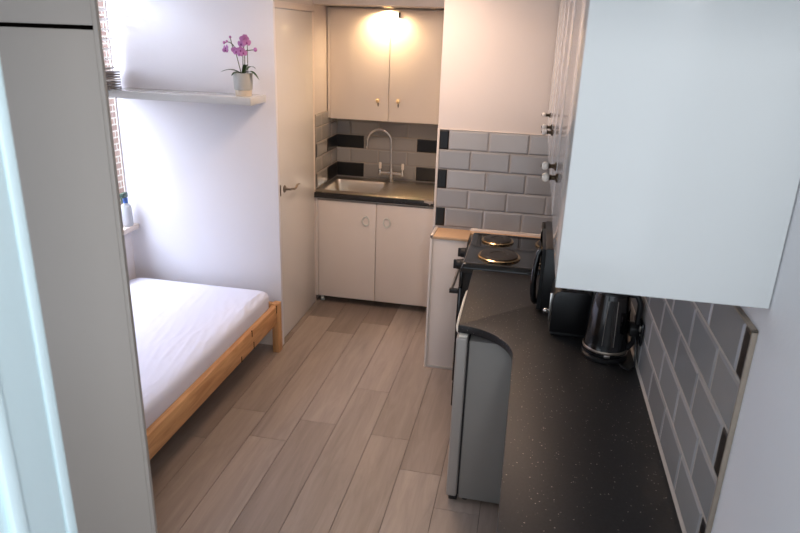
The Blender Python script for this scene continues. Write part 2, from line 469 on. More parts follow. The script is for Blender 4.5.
# wall with the shelf, and the window wall
ws = struct('wall_end', MB().box(-2.69, -1.577, 3.93, 3.958, 0, CZ, bev=.003), M['wall_white'])
struct('baseboard_end', MB().prism([(3.93, 0), (3.912, 0), (3.912, .085), (3.918, .105), (3.93, .11)], -2.675, -1.577, 'x'), M['satin_white'])
WY0, WY1, WZ0, WZ1 = 2.2, 3.93, .8, 2.36
struct('wall_left', MB().box(XL-.14, XL, -1.0, WY0, 0, CZ)
       .box(XL-.14, XL, WY0, WY1, 0, WZ0).box(XL-.14, XL, WY0, WY1, WZ1, CZ), M['wall_white'])
struct('baseboard_left', MB().prism([(XL, 0), (XL+.018, 0), (XL+.018, .085), (XL+.012, .105), (XL, .11)], 1.0, 3.912, 'y'), M['satin_white'])
GX0, GX1 = XL-.032, XL-.004
wn = struct('window_1', MB().box(GX0, GX1, WY0, WY0+.05, WZ0, WZ1, bev=.004).box(XL-.012, GX1, WY1-.012, WY1, WZ0, WZ1, bev=.002)
            .box(GX0, GX1, WY0, WY1, WZ0, WZ0+.05, bev=.004).box(GX0, GX1, WY0, WY1, WZ1-.05, WZ1, bev=.004)
            .box(GX0, GX1, 3.03, 3.08, WZ0, WZ1, bev=.004), M['satin_white'])
struct('pane', MB().box(XL-.010, XL-.007, WY0+.03, WY1-.006, WZ0+.03, WZ1-.03), M['glass'], wn)
struct('window_sill', MB().box(XL-.03, XL+.07, WY0-.04, WY1-.001, .765, .803, bev=.008), M['satin_white'], wn)

# door in the passage wall
struct('wall_passage', MB().box(-1.75, -1.605, 3.96, 4.765, 2.235, CZ), M['wall'])
d1 = struct('door_1', MB().box(-1.645, -1.603, 3.975, 4.716, .008, 2.217, bev=.003), M['door_paint'])
struct('door_frame', MB().box(-1.75, -1.606, 4.72, 4.765, 0, 2.262, bev=.004).box(-1.75, -1.60, 3.96, 4.765, 2.221, 2.262, bev=.004)
       .box(-1.75, -1.606, 3.958, 3.973, 0, 2.235), M['satin_white'], d1)
hd = struct('door_handle', MB().lathe([(0, 0), (.025, 0), (.025, .004), (.02, .008), (.010, .011), (.008, .028), (.008, .044), (.0, .046)], (-1.603, 4.10, 1.085), 'x', 20)
            .tube([(-1.561, 4.10, 1.085), (-1.558, 4.13, 1.082), (-1.557, 4.17, 1.072), (-1.557, 4.20, 1.074), (-1.557, 4.225, 1.088), (-1.557, 4.25, 1.092), (-1.557, 4.28, 1.086)],
                  [.008, .008, .0075, .007, .007, .006, .004], 10), M['handle_grey'], d1)
struct('lock_plate', MB().box(-1.604, -1.600, 4.022, 4.036, 1.05, 1.125, bev=.001), M['antique'], d1)

# open room door at the camera's left shoulder
d2_ = struct('door_2', MB().box(-.595, -.552, -.28, .600, .008, 2.44, bev=.002), M['near_door'])
struct('edge_lipping', MB().box(-.595, -.5495, .602, .618, .008, 2.44, bev=.003), M['near_door'], d2_)
struct('panel_moulding', MB().box(-.5535, -.542, .515, .535, .25, 1.9, bev=.005).box(-.5535, -.542, -.2, -.18, .25, 1.9, bev=.005)
       .box(-.5535, -.542, -.2, .535, 1.88, 1.9, bev=.005).box(-.5535, -.542, -.2, .535, .25, .27, bev=.005), M['near_door'], d2_)

# brick building across the yard
b = MB().box(-5.3, -5.0, 1.0, 12.0, -3, 7).build('brick_building', M['brick'])
tag(b, 'red brick wall of the building outside the window', 'building')

# ------------------------------------------------------------------ wall cabinets on the right
def wall_cabinet(y0, y1, label, knobs, splits, end_panel=False):
    t = thing('wall_cabinet', label, 'cabinet', (.29, (y0+y1)/2, 1.615), 'white gloss wall cabinets on the right wall')
    e = .018 if end_panel else 0
    MB().box(.098, XR-.004, y0+e, y1-.001, 1.615, 2.45, bev=.0015).build('carcass', M['gloss_white'], t)
    if end_panel: MB().box(.077, XR-.002, y0, y0+.018, 1.612, 2.45, bev=.0025).build('end_panel', M['gloss_white'], t)
    ed = [y0+e]+splits+[y1]
    for a, b_ in zip(ed, ed[1:]):
        d = MB().box(.078, .097, a+(.0 if a == y0 else .0012), b_-.0012, 1.613, 2.448, bev=.002).build('door', M['gloss_white'], t)
        for ky in knobs:
            if a < ky < b_:
                k = MB().lathe([(0, .078), (.013, .078), (.013, .074), (.007, .070), (.0055, .062), (.0095, .056), (.0, .055)], (0, ky, 1.745), 'x', 18).build('knob', M['antique'], d)
                MB().ball((.0455, ky, 1.745), .0125, sc=(.85, 1, 1)).build('ball', M['ceramic'], k)
                MB().lathe([(.0, .0335), (.004, .033), (.004, .036), (0, .037)], (0, ky, 1.745), 'x', 10).build('screw_cap', M['antique'], k)
    return t
wall_cabinet(1.31, 2.34, 'nearest white gloss wall cabinet, its big end panel facing the viewer', [1.80, 1.97], [1.885], True)
wall_cabinet(2.342, 3.25, 'middle white gloss wall cabinet, above the toaster and microwave', [2.72, 2.88], [2.80])
wall_cabinet(3.252, 4.085, 'farthest white gloss wall cabinet, touching the tiled back wall', [3.35], [3.70])

# ------------------------------------------------------------------ worktop, curved in above the fridge
poly = [(XR-.002, .6), (.009, .6), (.009, 2.37)]
for k in range(0, 13):
    a = PI/2*k/12
    poly.append((-.232+.241*math.cos(a), 2.37+.243*math.sin(a)))
poly += [(-.236, 2.613), (-.243, 3.352), (XR-.002, 3.352)]
w = MB().prism(poly, .872, .91, 'z', bev=.004).build('kitchen_worktop', M['granite'], sharp=40)
tag(w, 'black speckled worktop with a curved step, along the right wall', 'worktop')

t = thing('base_cabinet', 'white base cabinet under the narrow near end of the black worktop', 'cabinet', (.27, 1.5, 0))
MB().box(.05, XR-.003, .62, 2.40, .10, .87).build('carcass', M['satin_white'], t)
MB().box(.09, XR-.003, .62, 2.40, 0, .10).build('plinth', M['satin_white'], t)
for a in (.62, 1.215, 1.81):
    MB().box(.031, .049, a+.0015, a+.5935, .105, .866, bev=.002).build('door', M['gloss_white'], t)

# ------------------------------------------------------------------ fridge
t = thing('fridge', 'grey undercounter fridge with silver door, under the black worktop', 'fridge', (.06, 2.9, 0))
MB().box(-.180, .36, 2.590, 3.24, .022, .850, bev=.006).build('cabinet_body', M['fridge_side'], t)
MB().box(-.238, -.188, 2.583, 3.245, .030, .862, bev=.009, seg=3).build('door', M['fridge_door'], t)
MB().box(-.189, -.179, 2.597, 3.23, .04, .845).build('door_seal', M['dark_gap'], t)
MB().tube([(-.236, 2.72, .822), (-.246, 2.73, .828), (-.252, 2.76, .834), (-.254, 2.85, .842), (-.254, 3.08, .848), (-.252, 3.17, .846), (-.246, 3.20, .842), (-.236, 3.21, .838)], .0075, 10).build('handle', M['white_plastic'], t)
MB().box(-.228, -.19, 2.586, 2.64, .862, .870, bev=.003).build('hinge_cap', M['white_plastic'], t)
for (a, b_) in ((-.15, 2.63), (-.15, 3.20), (.32, 2.63), (.32, 3.20)):
    MB().lathe([(.018, 0), (.018, .010), (.012, .012), (.012, .024)], (a, b_, 0), n=14).build('foot', M['black_plastic'], t)
MB().box(-.225, -.185, 2.586, 2.625, .012, .031, bev=.003).build('hinge', M['black_plastic'], t)

# ------------------------------------------------------------------ cooker
t = thing('electric_cooker', 'black freestanding electric cooker with solid hotplates', 'cooker', (0, 3.66, 0))
MB().box(-.30, .40, 3.375, 3.975, .03, .90, bev=.006).build('body', M['black_enamel'], t)
def hobz(u, v):
    x0, x1, y0, y1 = -.312, .42, 3.36, 3.985
    return (x0+(x1-x0)*u, y0+(y1-y0)*v)
def hob(u, v):
    X, Y = hobz(u, v)
    dx = min(X+.312, .42-X); dy = min(Y-3.36, 3.985-Y); e = min(dx, dy)
    z = .936
    if e < .018: z = .936-.03*(1-e/.018)**2
    elif e > .03: z = .936-.006*min(1, (e-.03)/.015)
    return (X, Y, z)
mb = MB().grid(hob, 90, 80)
mb.box(-.312, .42, 3.36, 3.985, .884, .908)
hobo = mb.build('hob', M['black_gloss'], t, sharp=60)
def plate(cx, cy_, r):
    q = MB().lathe([(r, .928), (r+.002, .937), (r-.004, .942), (r-.013, .941), (r-.014, .9405)], (cx, cy_, 0), n=40).build('hotplate', M['brass_ring'], t)
    MB().lathe([(r-.0135, .939), (r-.0135, .945), (r-.018, .948), (r*.42, .948), (r*.40, .945), (r*.36, .945), (0, .9455)], (cx, cy_, 0), n=40).build('iron_disc', M['hotplate'], q)
plate(-.118, 3.545, .118); plate(-.145, 3.845, .096)
plate(.20, 3.545, .096); plate(.20, 3.845, .118)
MB().box(-.318, -.298, 3.372, 3.978, .79, .884, bev=.006).build('control_panel', M['black_enamel'], t)
for ky in (3.55, 3.77):
    k = MB().lathe([(.034, -.318), (.034, -.326), (.030, -.330), (.028, -.352), (.024, -.356), (0, -.356)], (0, ky, .862), 'x', 24)
    k.box(-.372, -.33, ky-.009, ky+.009, .836, .888, bev=.003)
    k.build('control_knob', M['black_matte'], t)
dr = MB().box(-.322, -.298, 3.378, 3.972, .20, .782, bev=.006).build('oven_door', M['black_gloss'], t)
h = MB().tube([(-.366, 3.46, .735), (-.366, 3.87, .735)], .009, 12).build('handle', M['silver'], dr)
for a in (3.44, 3.86): MB().box(-.376, -.320, a, a+.025, .722, .748, bev=.004).build('handle_bracket', M['black_plastic'], h)
MB().box(-.318, -.298, 3.378, 3.972, .035, .192, bev=.005).build('storage_drawer', M['black_enamel'], t)
for (a, b_) in ((-.26, 3.42), (-.26, 3.93), (.36, 3.42), (.36, 3.93)):
    MB().lathe([(.018, 0), (.018, .01), (.012, .012), (.012, .032)], (a, b_, 0), n=12).build('foot', M['black_plastic'], t)

# ------------------------------------------------------------------ things on the worktop
t = thing('microwave_oven', 'black microwave oven on the worktop, between cooker and toaster', 'microwave', (.28, 3.07, .91))
MB().box(.108, .46, 2.84, 3.32, .922, 1.222, bev=.008).build('housing', M['black_plastic'], t)
def mdoor(u, v):
    a = 2.845+.345*u; z = .928+.288*v
    return (.096-.012*math.sin(PI*u)**.8, a, z)
mb = MB().grid(mdoor, 16, 4); mb.box(.094, .109, 2.845, 3.19, .928, 1.216)
dr = mb.build('door', M['black_gloss'], t, sharp=50)
MB().box(.0925, .109, 3.195, 3.318, .928, 1.216, bev=.003).build('control_panel', M['black_matte'], t)
mb = MB()
for zz in (1.165, 1.12): mb.lathe([(0, .080), (.014, .081), (.016, .093), (.016, .094)], (0, 3.255, zz-.12), 'x', 18)
mb.build('dial', M['black_matte'], t)
MB().box(.0905, .093, 3.22, 3.29, 1.148, 1.162).box(.0905, .093, 3.22, 3.24, 1.19, 1.2).build('button', M['white_plastic'], t)
MB().tube([(.088, 2.89, 1.20), (.078, 2.886, 1.18), (.072, 2.884, 1.13), (.069, 2.883, 1.06), (.072, 2.884, .99), (.078, 2.886, .955), (.088, 2.89, .94)], [.011, .013, .014, .014, .014, .013, .011], 12).build('handle', M['black_gloss'], dr)
for (a, b_) in ((.14, 2.87), (.14, 3.29), (.43, 2.87), (.43, 3.29)):
    MB().lathe([(.014, .91), (.014, .924)], (a, b_, 0), n=12).build('foot', M['black_matte'], t)

t = thing('toaster', 'black toaster on the worktop, between microwave and kettle', 'toaster', (.23, 2.70, .91))
mb = MB()
pr = [(.150, .925), (.148, 1.06), (.152, 1.09), (.163, 1.108), (.18, 1.116), (.288, 1.116), (.303, 1.108), (.312, 1.09), (.315, 1.06), (.313, .925)]
mb.prism(pr, 2.61, 2.80, 'y', bev=.005); mb.build('housing', M['black_plastic'], t, sharp=45)
MB().box(.185, .205, 2.63, 2.78, 1.108, 1.1165).box(.255, .275, 2.63, 2.78, 1.108, 1.1165).build('slot', M['void'], t)
MB().box(.155, .308, 2.615, 2.795, .912, .927, bev=.004).build('base', M['black_matte'], t)
lv = MB().box(.140, .151, 2.640, 2.652, .96, 1.09, bev=.002).build('lever_track', M['chrome'], t)
MB().tube([(.146, 2.646, 1.012), (.132, 2.644, 1.010)], .005, 8).ball((.127, 2.643, 1.009), .0115).build('lever', M['chrome'], lv)

KX, KY = .366, 2.485
t = thing('kettle', 'tall black electric kettle on its base, beside the wall socket', 'kettle', (KX, KY, .91))
MB().lathe([(.086, .911), (.090, .915), (.090, .924), (.083, .930), (0, .930)], (KX, KY, 0), n=40).build('power_base', M['black_plastic'], t)
prof = [(.078, .931), (.086, .934), (.087, .95), (.0865, .956), (.085, .96), (.083, 1.0), (.0795, 1.06), (.075, 1.12), (.070, 1.17), (.067, 1.185)]
b = MB().lathe(prof, (KX, KY, 0), n=48).build('jug', M['black_gloss'], t)
MB().lathe([(.067, 1.184), (.065, 1.192), (.045, 1.203), (.016, 1.208), (.015, 1.218), (.008, 1.222), (0, 1.222)], (KX, KY, 0), n=32).build('lid', M['black_plastic'], t)
MB().lathe([(.0872, .949), (.0882, .952), (.0882, .957), (.0862, .960)], (KX, KY, 0), n=48).build('trim_ring', M['handle_grey'], b)
# water gauge towards the room, framed
def gauge(w_, z0, z1, off):
    def fn(u, v):
        z = z0+(z1-z0)*v; rr = .0872-.0195*max(0, (z-.955)/.23)**1.1+off
        a = math.radians(-92)+w_*(u-.5)/.08
        return (KX+rr*math.cos(a), KY+rr*math.sin(a), z)
    return fn
MB().grid(gauge(.040, .985, 1.168, .0015), 6, 12).build('water_gauge', M['smoke_glass'], b)
mb = MB()
for s in (-1, 1):
    mb.tube([gauge(.040, .985, 1.168, .002)(.5+.5*s, v/10) for v in range(11)], .0012, 6)
mb.build('gauge_frame', M['silver'], b)
MB().box(KX-.012, KX+.012, KY-.0895, KY-.082, .936, .948, bev=.002).build('switch', M['silver'], b)
MB().prism([(KX-.075, 1.19), (KX-.055, 1.195), (KX-.05, 1.12), (KX-.07, 1.15)], KY-.018, KY+.018, 'y', bev=.003).build('spout', M['black_gloss'], b)
MB().tube([(KX+.052, KY-.02, 1.185), (KX+.085, KY-.035, 1.19), (KX+.10, KY-.04, 1.16), (KX+.102, KY-.042, 1.08), (KX+.096, KY-.04, 1.0), (KX+.078, KY-.03, .965)],
          [.013, .013, .012, .011, .011, .012], 12).build('handle', M['black_plastic'], b)
MB().tube([(KX+.05, KY-.072, .918), (KX+.06, KY-.10, .914), (KX+.085, KY-.12, .914), (KX+.105, KY-.10, .925), (KX+.104, KY-.07, .97), (KX+.098, KY-.05, 1.03), (KX+.09, KY-.03, 1.05)], .0032, 8).build('power_lead', M['black_plastic'], t)

t = thing('wall_socket', 'black double wall socket on the tiles beside the kettle', 'socket', (XR-.012, 2.47, 1.06))
MB().box(XR-.020, XR-.0115, 2.37, 2.53, 1.015, 1.105, bev=.003).build('face_plate', M['black_gloss'], t)
for a in (2.385, 2.50): MB().box(XR-.025, XR-.019, a, a+.015, 1.068, 1.09, bev=.001).build('rocker_switch', M['silver'], t)
MB().prism([(2.42, 1.03), (2.475, 1.03), (2.475, 1.062), (2.462, 1.078), (2.433, 1.078), (2.42, 1.062)], XR-.052, XR-.019, 'x', bev=.004).build('plug', M['black_plastic'], t)
MB().lathe([(0, XR-.0215), (.0045, XR-.0215), (.0045, XR-.0195)], (0, 2.388, 1.055), 'x', 10).build('screw', M['silver'], t)

# ------------------------------------------------------------------ sink unit
t = thing('sink_cabinet', 'white two-door base cabinet under the sink, raised on short legs', 'cabinet', (-1.1, 5.05, 0))
MB().box(-1.612, -1.594, 4.778, 5.36, .056, .878).box(-.598, -.58, 4.778, 5.36, .056, .878).box(-1.594, -.598, 4.778, 5.36, .056, .074).box(-1.594, -.598, 5.345, 5.36, .074, .878).build('carcass', M['satin_white'], t)
MB().box(-1.612, -1.588, 4.755, 4.777, .056, .88, bev=.002).build('filler_strip', M['satin_white'], t)
MB().box(-1.586, -.585, 4.764, 4.776, .866, .88).build('top_rail', M['satin_white'], t)
for a, b_, hx in ((-1.583, -1.118, -1.196), (-1.114, -.65, -1.03)):
    d = MB().box(a, b_, 4.750, 4.768, .06, .862, bev=.002).build('door', M['satin_white'], t)
    q = [(hx+.027*math.cos(s), 4.742-.004*math.cos(s), .722+.036*math.sin(s)) for s in [2*PI*k/24 for k in range(24)]]
    MB().tube(q, .0048, 8, closed=True).ball((hx, 4.746, .757), .008).ball((hx, 4.746, .687), .008).build('handle', M['white_plastic'], d)
MB().box(-.648, -.585, 4.755, 4.777, .06, .862, bev=.002).build('end_strip', M['satin_white'], t)
for a, b_ in ((-1.575, 4.82), (-.64, 4.82), (-1.575, 5.32), (-.64, 5.32)):
    MB().lathe([(.022, 0), (.022, .006), (.015, .01), (.015, .058)], (a, b_, 0), n=14).build('leg', M['white_plastic'], t)

t = thing('sink_worktop', 'black edged worktop around the steel sink in the alcove', 'worktop', (-1.1, 5.05, .88))
MB().box(-1.628, -.585, 4.728, 4.752, .881, .921, bev=.003).box(-1.617, -.585, 5.33, 5.362, .881, .921, bev=.003)\
    .box(-1.617, -1.607, 4.75, 5.332, .881, .921).box(-.597, -.585, 4.75, 5.332, .881, .921).build('board', M['granite'], t)
MB().box(-1.648, -1.628, 4.728, 4.763, .882, .92, bev=.003).build('edge_return', M['granite'], t)
MB().prism([(-.745, .923), (-.675, .923), (-.675, .906), (-.692, .906), (-.70, .892), (-.71, .906), (-.745, .912)], 4.722, 4.7285, 'y', bev=.001).box(-.745, -.675, 4.722, 4.76, .921, .9245).build('edge_clip', M['grout'], t)

def sinkz(X, Y):
    z = .926
    # bowl on the left
    u = max(abs(X+1.362)-.180, 0); v = max(abs(Y-5.05)-.165, 0)
    d = math.hypot(u, v)
    k = max(0, min(1, 1-d/.05)); k = k*k*(3-2*k)
    z -= .15*k
    # drainer on the right, ridged and sloping to the bowl
    if X > -1.06 and abs(Y-5.03) < .225:
        e = min(1, (X+1.06)/.03, (-.64-X)/.03, (.225-abs(Y-5.03))/.02); e = max(0, e)
        z -= e*(.008+.003*math.sin((Y-4.875)*2*PI/.034))
    e2 = min(X+1.612, -.59-X, Y-4.744, 5.34-Y)
    if e2 < .012: z += .004*math.sin(max(0, e2)/.012*PI)
    return z
mb = MB().grid(lambda u, v: (-1.612+1.022*u, 4.744+.596*v, sinkz(-1.612+1.022*u, 4.744+.596*v)), 160, 100)
t = thing('steel_sink', 'stainless steel inset sink with bowl and drainer, in the alcove', 'sink', (-1.1, 5.06, .90))
mb.build('basin', M['steel'], t, sharp=70)
MB().lathe([(0, .779), (.022, .779), (.03, .781), (.035, .7785)], (-1.362, 5.05, 0), n=24).build('waste', M['chrome'], t)
MB().lathe([(.0, .926), (.010, .926), (.013, .922)], (-1.105, 4.98, 0), n=16).build('overflow_cap', M['black_plastic'], t)

TX, TY = -1.118, 5.27
t = thing('mixer_tap', 'chrome swan-neck mixer tap with two white-topped levers behind the sink', 'tap', (TX, TY, .925))
MB().lathe([(.027, .9275), (.027, .931), (.018, .937), (.016, .96), (.019, .975), (.019, .985), (.014, 1.0), (.016, 1.008), (.016, 1.02), (.011, 1.03), (.0105, 1.04)], (TX, TY, 0), n=22)\
    .tube([(TX-.085, TY, 1.0), (TX-.03, TY, 1.002), (TX+.03, TY, 1.002), (TX+.085, TY, 1.0)], [.014, .016, .016, .014], 14).build('bridge_body', M['chrome'], t)
sp = [(TX, TY, 1.02), (TX-.002, TY, 1.12), (TX-.004, TY, 1.23)]
for k in range(1, 14):
    a = PI*k/14*1.05
    sp.append((TX-.004-.10*(1-math.cos(a)), TY-.012*k/14, 1.255+.098*math.sin(a)))
sp += [(TX-.207, TY-.014, 1.205)]
MB().tube(sp, .0105, 12).build('spout', M['chrome'], t)
MB().lathe([(.010, -.012), (.0115, -.008), (.0115, .012), (.009, .014)], (TX-.207, TY-.014, 1.203), n=14).build('nozzle', M['chrome'], t)
for s in (-1, 1):
    hl = MB().lathe([(.013, .98), (.0145, .986), (.0145, 1.005), (.010, 1.015), (.009, 1.035)], (TX+s*.095, TY, 0), n=16).build('handle', M['chrome'], t)
    MB().lathe([(.0095, 1.034), (.012, 1.04), (.012, 1.075), (.0095, 1.085), (0, 1.087)], (TX+s*.095, TY, 0), n=16).build('handle_cap', M['ceramic'], hl)

# wall cupboard over the sink
t = thing('wall_cupboard', 'white two-door cupboard over the sink, lit by the downlight', 'cupboard', (-1.1, 5.24, 1.445))
MB().box(-1.612, -.578, 5.12, 5.37, 1.447, 2.268).build('carcass', M['cupboard_paint'], t)
MB().box(-1.612, -1.592, 5.102, 5.121, 1.447, 2.262, bev=.0015).build('filler_strip', M['cupboard_paint'], t)
for a, b_, kx in ((-1.589, -1.121, -1.199), (-1.117, -.66, -1.04)):
    d = MB().box(a, b_, 5.100, 5.118, 1.443, 2.258, bev=.002).build('door', M['cupboard_paint'], t)
    k = MB().lathe([(0, 5.1), (.011, 5.1), (.011, 5.096), (.006, 5.09), (.006, 5.08)], (kx, 0, 1.602), 'y', 16).build('knob', M['silver'], d)
    MB().ball((kx, 5.068, 1.602), .0155, sc=(1, .85, 1.1), u=10, v=6).build('crystal', M['crystal'], k)
    MB().tube([(kx, 5.088, 1.588), (kx+.001, 5.084, 1.572), (kx, 5.088, 1.556)], [.003, .006, .003], 8).build('tassel', M['handle_grey'], k)
    if kx > -1.1:
        MB().box(-1.06, -1.045, 5.088, 5.1005, 2.205, 2.245, bev=.003).build('door_catch', M['black_plastic'], d)
MB().box(-.657, -.58, 5.102, 5.121, 1.447, 2.262, bev=.0015).build('end_strip', M['cupboard_paint'], t)

t = thing('downlight', 'glowing warm downlight recessed in the soffit above the sink cupboard', 'light', (-1.135, 5.052, 2.275))
MB().lathe([(.027, 2.274), (.042, 2.274), (.044, 2.270), (.040, 2.266), (.028, 2.267)], (-1.135, 5.052, 0), n=28).build('bezel', M['satin_white'], t)
MB().lathe([(0, 2.271), (.028, 2.271), (.028, 2.2745), (0, 2.2745)], (-1.135, 5.052, 0), n=24).build('lamp', M['bulb'], t)

# ------------------------------------------------------------------ bed and mattress
t = thing('bed_frame', 'pine single bed frame standing along the window wall', 'bed', (-2.13, 2.9, 0))
RX0, RX1 = -1.603, -1.566
mb = MB().box(RX0, RX1, 1.965, 3.86, .222, .352, bev=.005, mi=0)
for yy, z0, z1 in ((3.42, .222, .268), (3.40, .31, .353), (3.24, .222, .256), (3.80, .30, .353)):
    mb.box(RX1-.004, RX1+.0012, yy, yy+.008, z0, z1, mi=1)
mb.build('side_rail', [M['pine_y'], M['void']], t)
MB().box(-2.66, -2.625, 1.965, 3.86, .222, .352, bev=.005).build('side_rail', M['pine_y'], t)
MB().box(-2.64, -1.60, 3.845, 3.875, .222, .352, bev=.005).build('end_rail', M['pine_x'], t)
MB().box(-2.64, -1.60, 1.95, 1.98, .222, .352, bev=.005).build('end_rail', M['pine_x'], t)
for (a, b_) in ((-1.606, 3.81), (-2.673, 3.81), (-1.606, 1.935), (-2.673, 1.935)):
    MB().box(a, a+.048, b_, b_+.062, 0, .362, bev=.005).build('leg', M['pine_z'], t)
for k in range(12):
    yy = 2.03+k*.15
    MB().box(-2.635, -1.605, yy, yy+.07, .245, .262, bev=.002).build('slat', M['pine_x'], t)

def mattress():
    x0, x1, y0, y1, z0, z1 = -2.622, -1.605, 1.985, 3.842, .263, .458
    mb = MB()
    tmp = bmesh.new()
    # rounded box from a lattice shell
    nx, ny, nz = 110, 130, 14
    def pt(u, v, w_):
        P = Vector((x0+(x1-x0)*u, y0+(y1-y0)*v, z0+(z1-z0)*w_))
        lo = Vector((x0, y0, z0)); hi = Vector((x1, y1, z1)); rr = Vector((.10, .10, .055))
        d = Vector()
        for a in range(3):
            c = min(max(P[a], lo[a]+rr[a]), hi[a]-rr[a]); d[a] = (P[a]-c)/rr[a]
        n_ = (abs(d.x)**2.4+abs(d.y)**2.4+abs(d.z)**3)**(1/2.5)
        if n_ > 1:
            for a in range(3):
                P[a] -= d[a]*rr[a]*(1-1/n_)
        X, Y, Z = P
        top = max(0, (Z-z0)/(z1-z0)); side = max(0, 1-(x1-X)/.62); edge = min(1, min(y1-Y, X-x0)/.12, ); edge = max(0, edge)
        bil = noise.noise(Vector((X*2.2, Y*1.6, 3.0)))*.005
        q = Vector((X*15+Y*3.0, Y*2.4-X*1.0, 1.7))
        msk = max(0, .5+noise.noise(Vector((X*4, Y*2.2, 8)))*1.1)
        rid = max(0, 1-abs(noise.noise(q))*3); rid2 = max(0, 1-abs(noise.noise(q*1.9+Vector((4, 2, 1))))*3)
        Z += top*edge*(bil+msk*(rid**2*.0065+rid2**2*.0035)*(.25+side))
        if P.x > x1-.02:
            X += (noise.noise(Vector((Y*14+Z*10, Z*5, 9)))*.006-.003)*(1-w_)
        return Vector((X, Y, Z))
    verts = {}
    def vid(i, j, k):
        key = (i, j, k)
        if key not in verts: verts[key] = tmp.verts.new(pt(i/nx, j/ny, k/nz))
        return verts[key]
    for i in range(nx):
        for j in range(ny):
            tmp.faces.new((vid(i, j, nz), vid(i+1, j, nz), vid(i+1, j+1, nz), vid(i, j+1, nz)))
            tmp.faces.new((vid(i, j, 0), vid(i, j+1, 0), vid(i+1, j+1, 0), vid(i+1, j, 0)))
    for k in range(nz):
        for i in range(nx):
            for j in (0, ny): tmp.faces.new((vid(i, j, k), vid(i+1, j, k), vid(i+1, j, k+1), vid(i, j, k+1)))
        for j in range(ny):
            for i in (0, nx): tmp.faces.new((vid(i, j, k), vid(i, j+1, k), vid(i, j+1, k+1), vid(i, j, k+1)))
    bmesh.ops.recalc_face_normals(tmp, faces=tmp.faces[:])
    mb.merge(tmp); return mb
o = mattress().build('mattress', M['sheet'], sharp=80)
tag(o, 'mattress in a wrinkled white fitted sheet on the pine bed', 'mattress')

# ------------------------------------------------------------------ shelf and orchid
o = MB().box(-2.592, -1.642, 3.70, 3.931, 1.667, 1.712, bev=.002).build('floating_shelf', M['gloss_white'])
tag(o, 'white floating shelf fixed to the wall above the bed', 'shelf')

PX, PY, PZ = -1.728, 3.80, 1.712
t = thing('potted_orchid', 'pink orchid in a pale grey pot on the white shelf', 'plant', (PX, PY, PZ))
pot = MB().lathe([(.049, PZ+.034), (.054, PZ+.04), (.0565, PZ+.08), (.058, PZ+.132), (.054, PZ+.133), (.052, PZ+.115), (0, PZ+.115)], (PX, PY, 0), n=36).build('pot', M['pot'], t)
MB().lathe([(.046, PZ), (.048, PZ+.003), (.050, PZ+.035), (.0, PZ+.035)], (PX, PY, 0), n=36).build('pot_foot', M['pot_base'], pot)
MB().lathe([(0, PZ+.124), (.03, PZ+.122), (.0525, PZ+.117), (0, PZ+.112)], (PX, PY, 0), n=24).build('soil', M['soil'], pot)
def leaf(dx, dy, ln, lift, droop, wd):
    a = math.atan2(dy, dx); ca, sa = math.cos(a), math.sin(a)
    def fn(u, v):
        s = ln*u; w_ = wd*math.sin(PI*min(1, .12+u*.88))**.7*(v-.5)*2
        z = PZ+.122+lift*math.sin(min(u, 1)*PI*.75)-droop*u*u+.25*abs(w_)
        return (PX+ca*s-sa*w_, PY+sa*s+ca*w_, z)
    MB().grid(fn, 14, 6).build('leaf', M['leaf'], t, sharp=80)
leaf(-1, -.15, .135, .03, .012, .02); leaf(1, -.2, .115, .035, .05, .017); leaf(-.5, -.8, .08, .02, .02, .02)
leaf(.5, .7, .09, .045, .0, .017); leaf(.7, -.6, .07, .05, -.02, .014)
def stem(pts): 
    P = [Vector((PX+a, PY+b_, PZ+c)) for a, b_, c in pts]; Q = []
    for k in range(len(P)-1):
        p0 = P[max(k-1, 0)]; p1 = P[k]; p2 = P[k+1]; p3 = P[min(k+2, len(P)-1)]
        for s in range(6):
            u = s/6
            Q.append(.5*((2*p1)+(p2-p0)*u+(2*p0-5*p1+4*p2-p3)*u*u+(3*p1-p0-3*p2+p3)*u**3))
    Q.append(P[-1]); MB().tube(Q, .0026, 7).build('stem', M['stem'], t)
stem([(-.008, 0, .12), (-.02, -.005, .18), (-.032, -.01, .24), (-.045, -.01, .285), (-.075, -.015, .305), (-.10, -.02, .30)])
stem([(.0, 0, .12), (.004, .0, .19), (.01, -.006, .25), (.024, -.01, .30), (.035, -.01, .335)])
stem([(.012, 0, .12), (.016, 0, .2), (.02, 0, .255), (.05, -.005, .263), (.088, -.005, .268)])
stem([(-.032, -.01, .24), (-.045, -.014, .262), (-.062, -.016, .33)])
MB().tube([(PX+.03, PY+.005, PZ+.12), (PX+.034, PY+.005, PZ+.29)], .0022, 6).build('support_stick', M['stem'], t)
def flower(a, b_, c, s, tilt):
    c0 = Vector((PX+a, PY+b_, PZ+c)); mb = MB()
    rot = Matrix.Rotation(tilt, 3, 'Z') @ Matrix.Rotation(random.uniform(-.3, .3), 3, 'X')
    for k, (ang, ln, wd) in enumerate(((90, 1, .42), (210, .95, .42), (330, .95, .42), (15, 1.05, .62), (165, 1.05, .62))):
        an = math.radians(ang)
        def fn(u, v, an=an, ln=ln, wd=wd, k=k):
            q = s*ln*u; w_ = s*wd*math.sin(PI*(.08+.86*u))**.8*(v-.5)*2
            d = Vector((math.cos(an)*q-math.sin(an)*w_, -.18*q+.3*q*u-.002*k, math.sin(an)*q+math.cos(an)*w_))
            return c0+rot @ d
        mb.grid(fn, 6, 4)
    fl_ = mb.build('flower', M['petal'], t, sharp=80)
    MB().ball(c0+rot @ Vector((0, -.006, -.1*s)), s*.26, sc=(.8, .9, 1.1), u=10, v=8).build('lip', M['lip'], fl_)
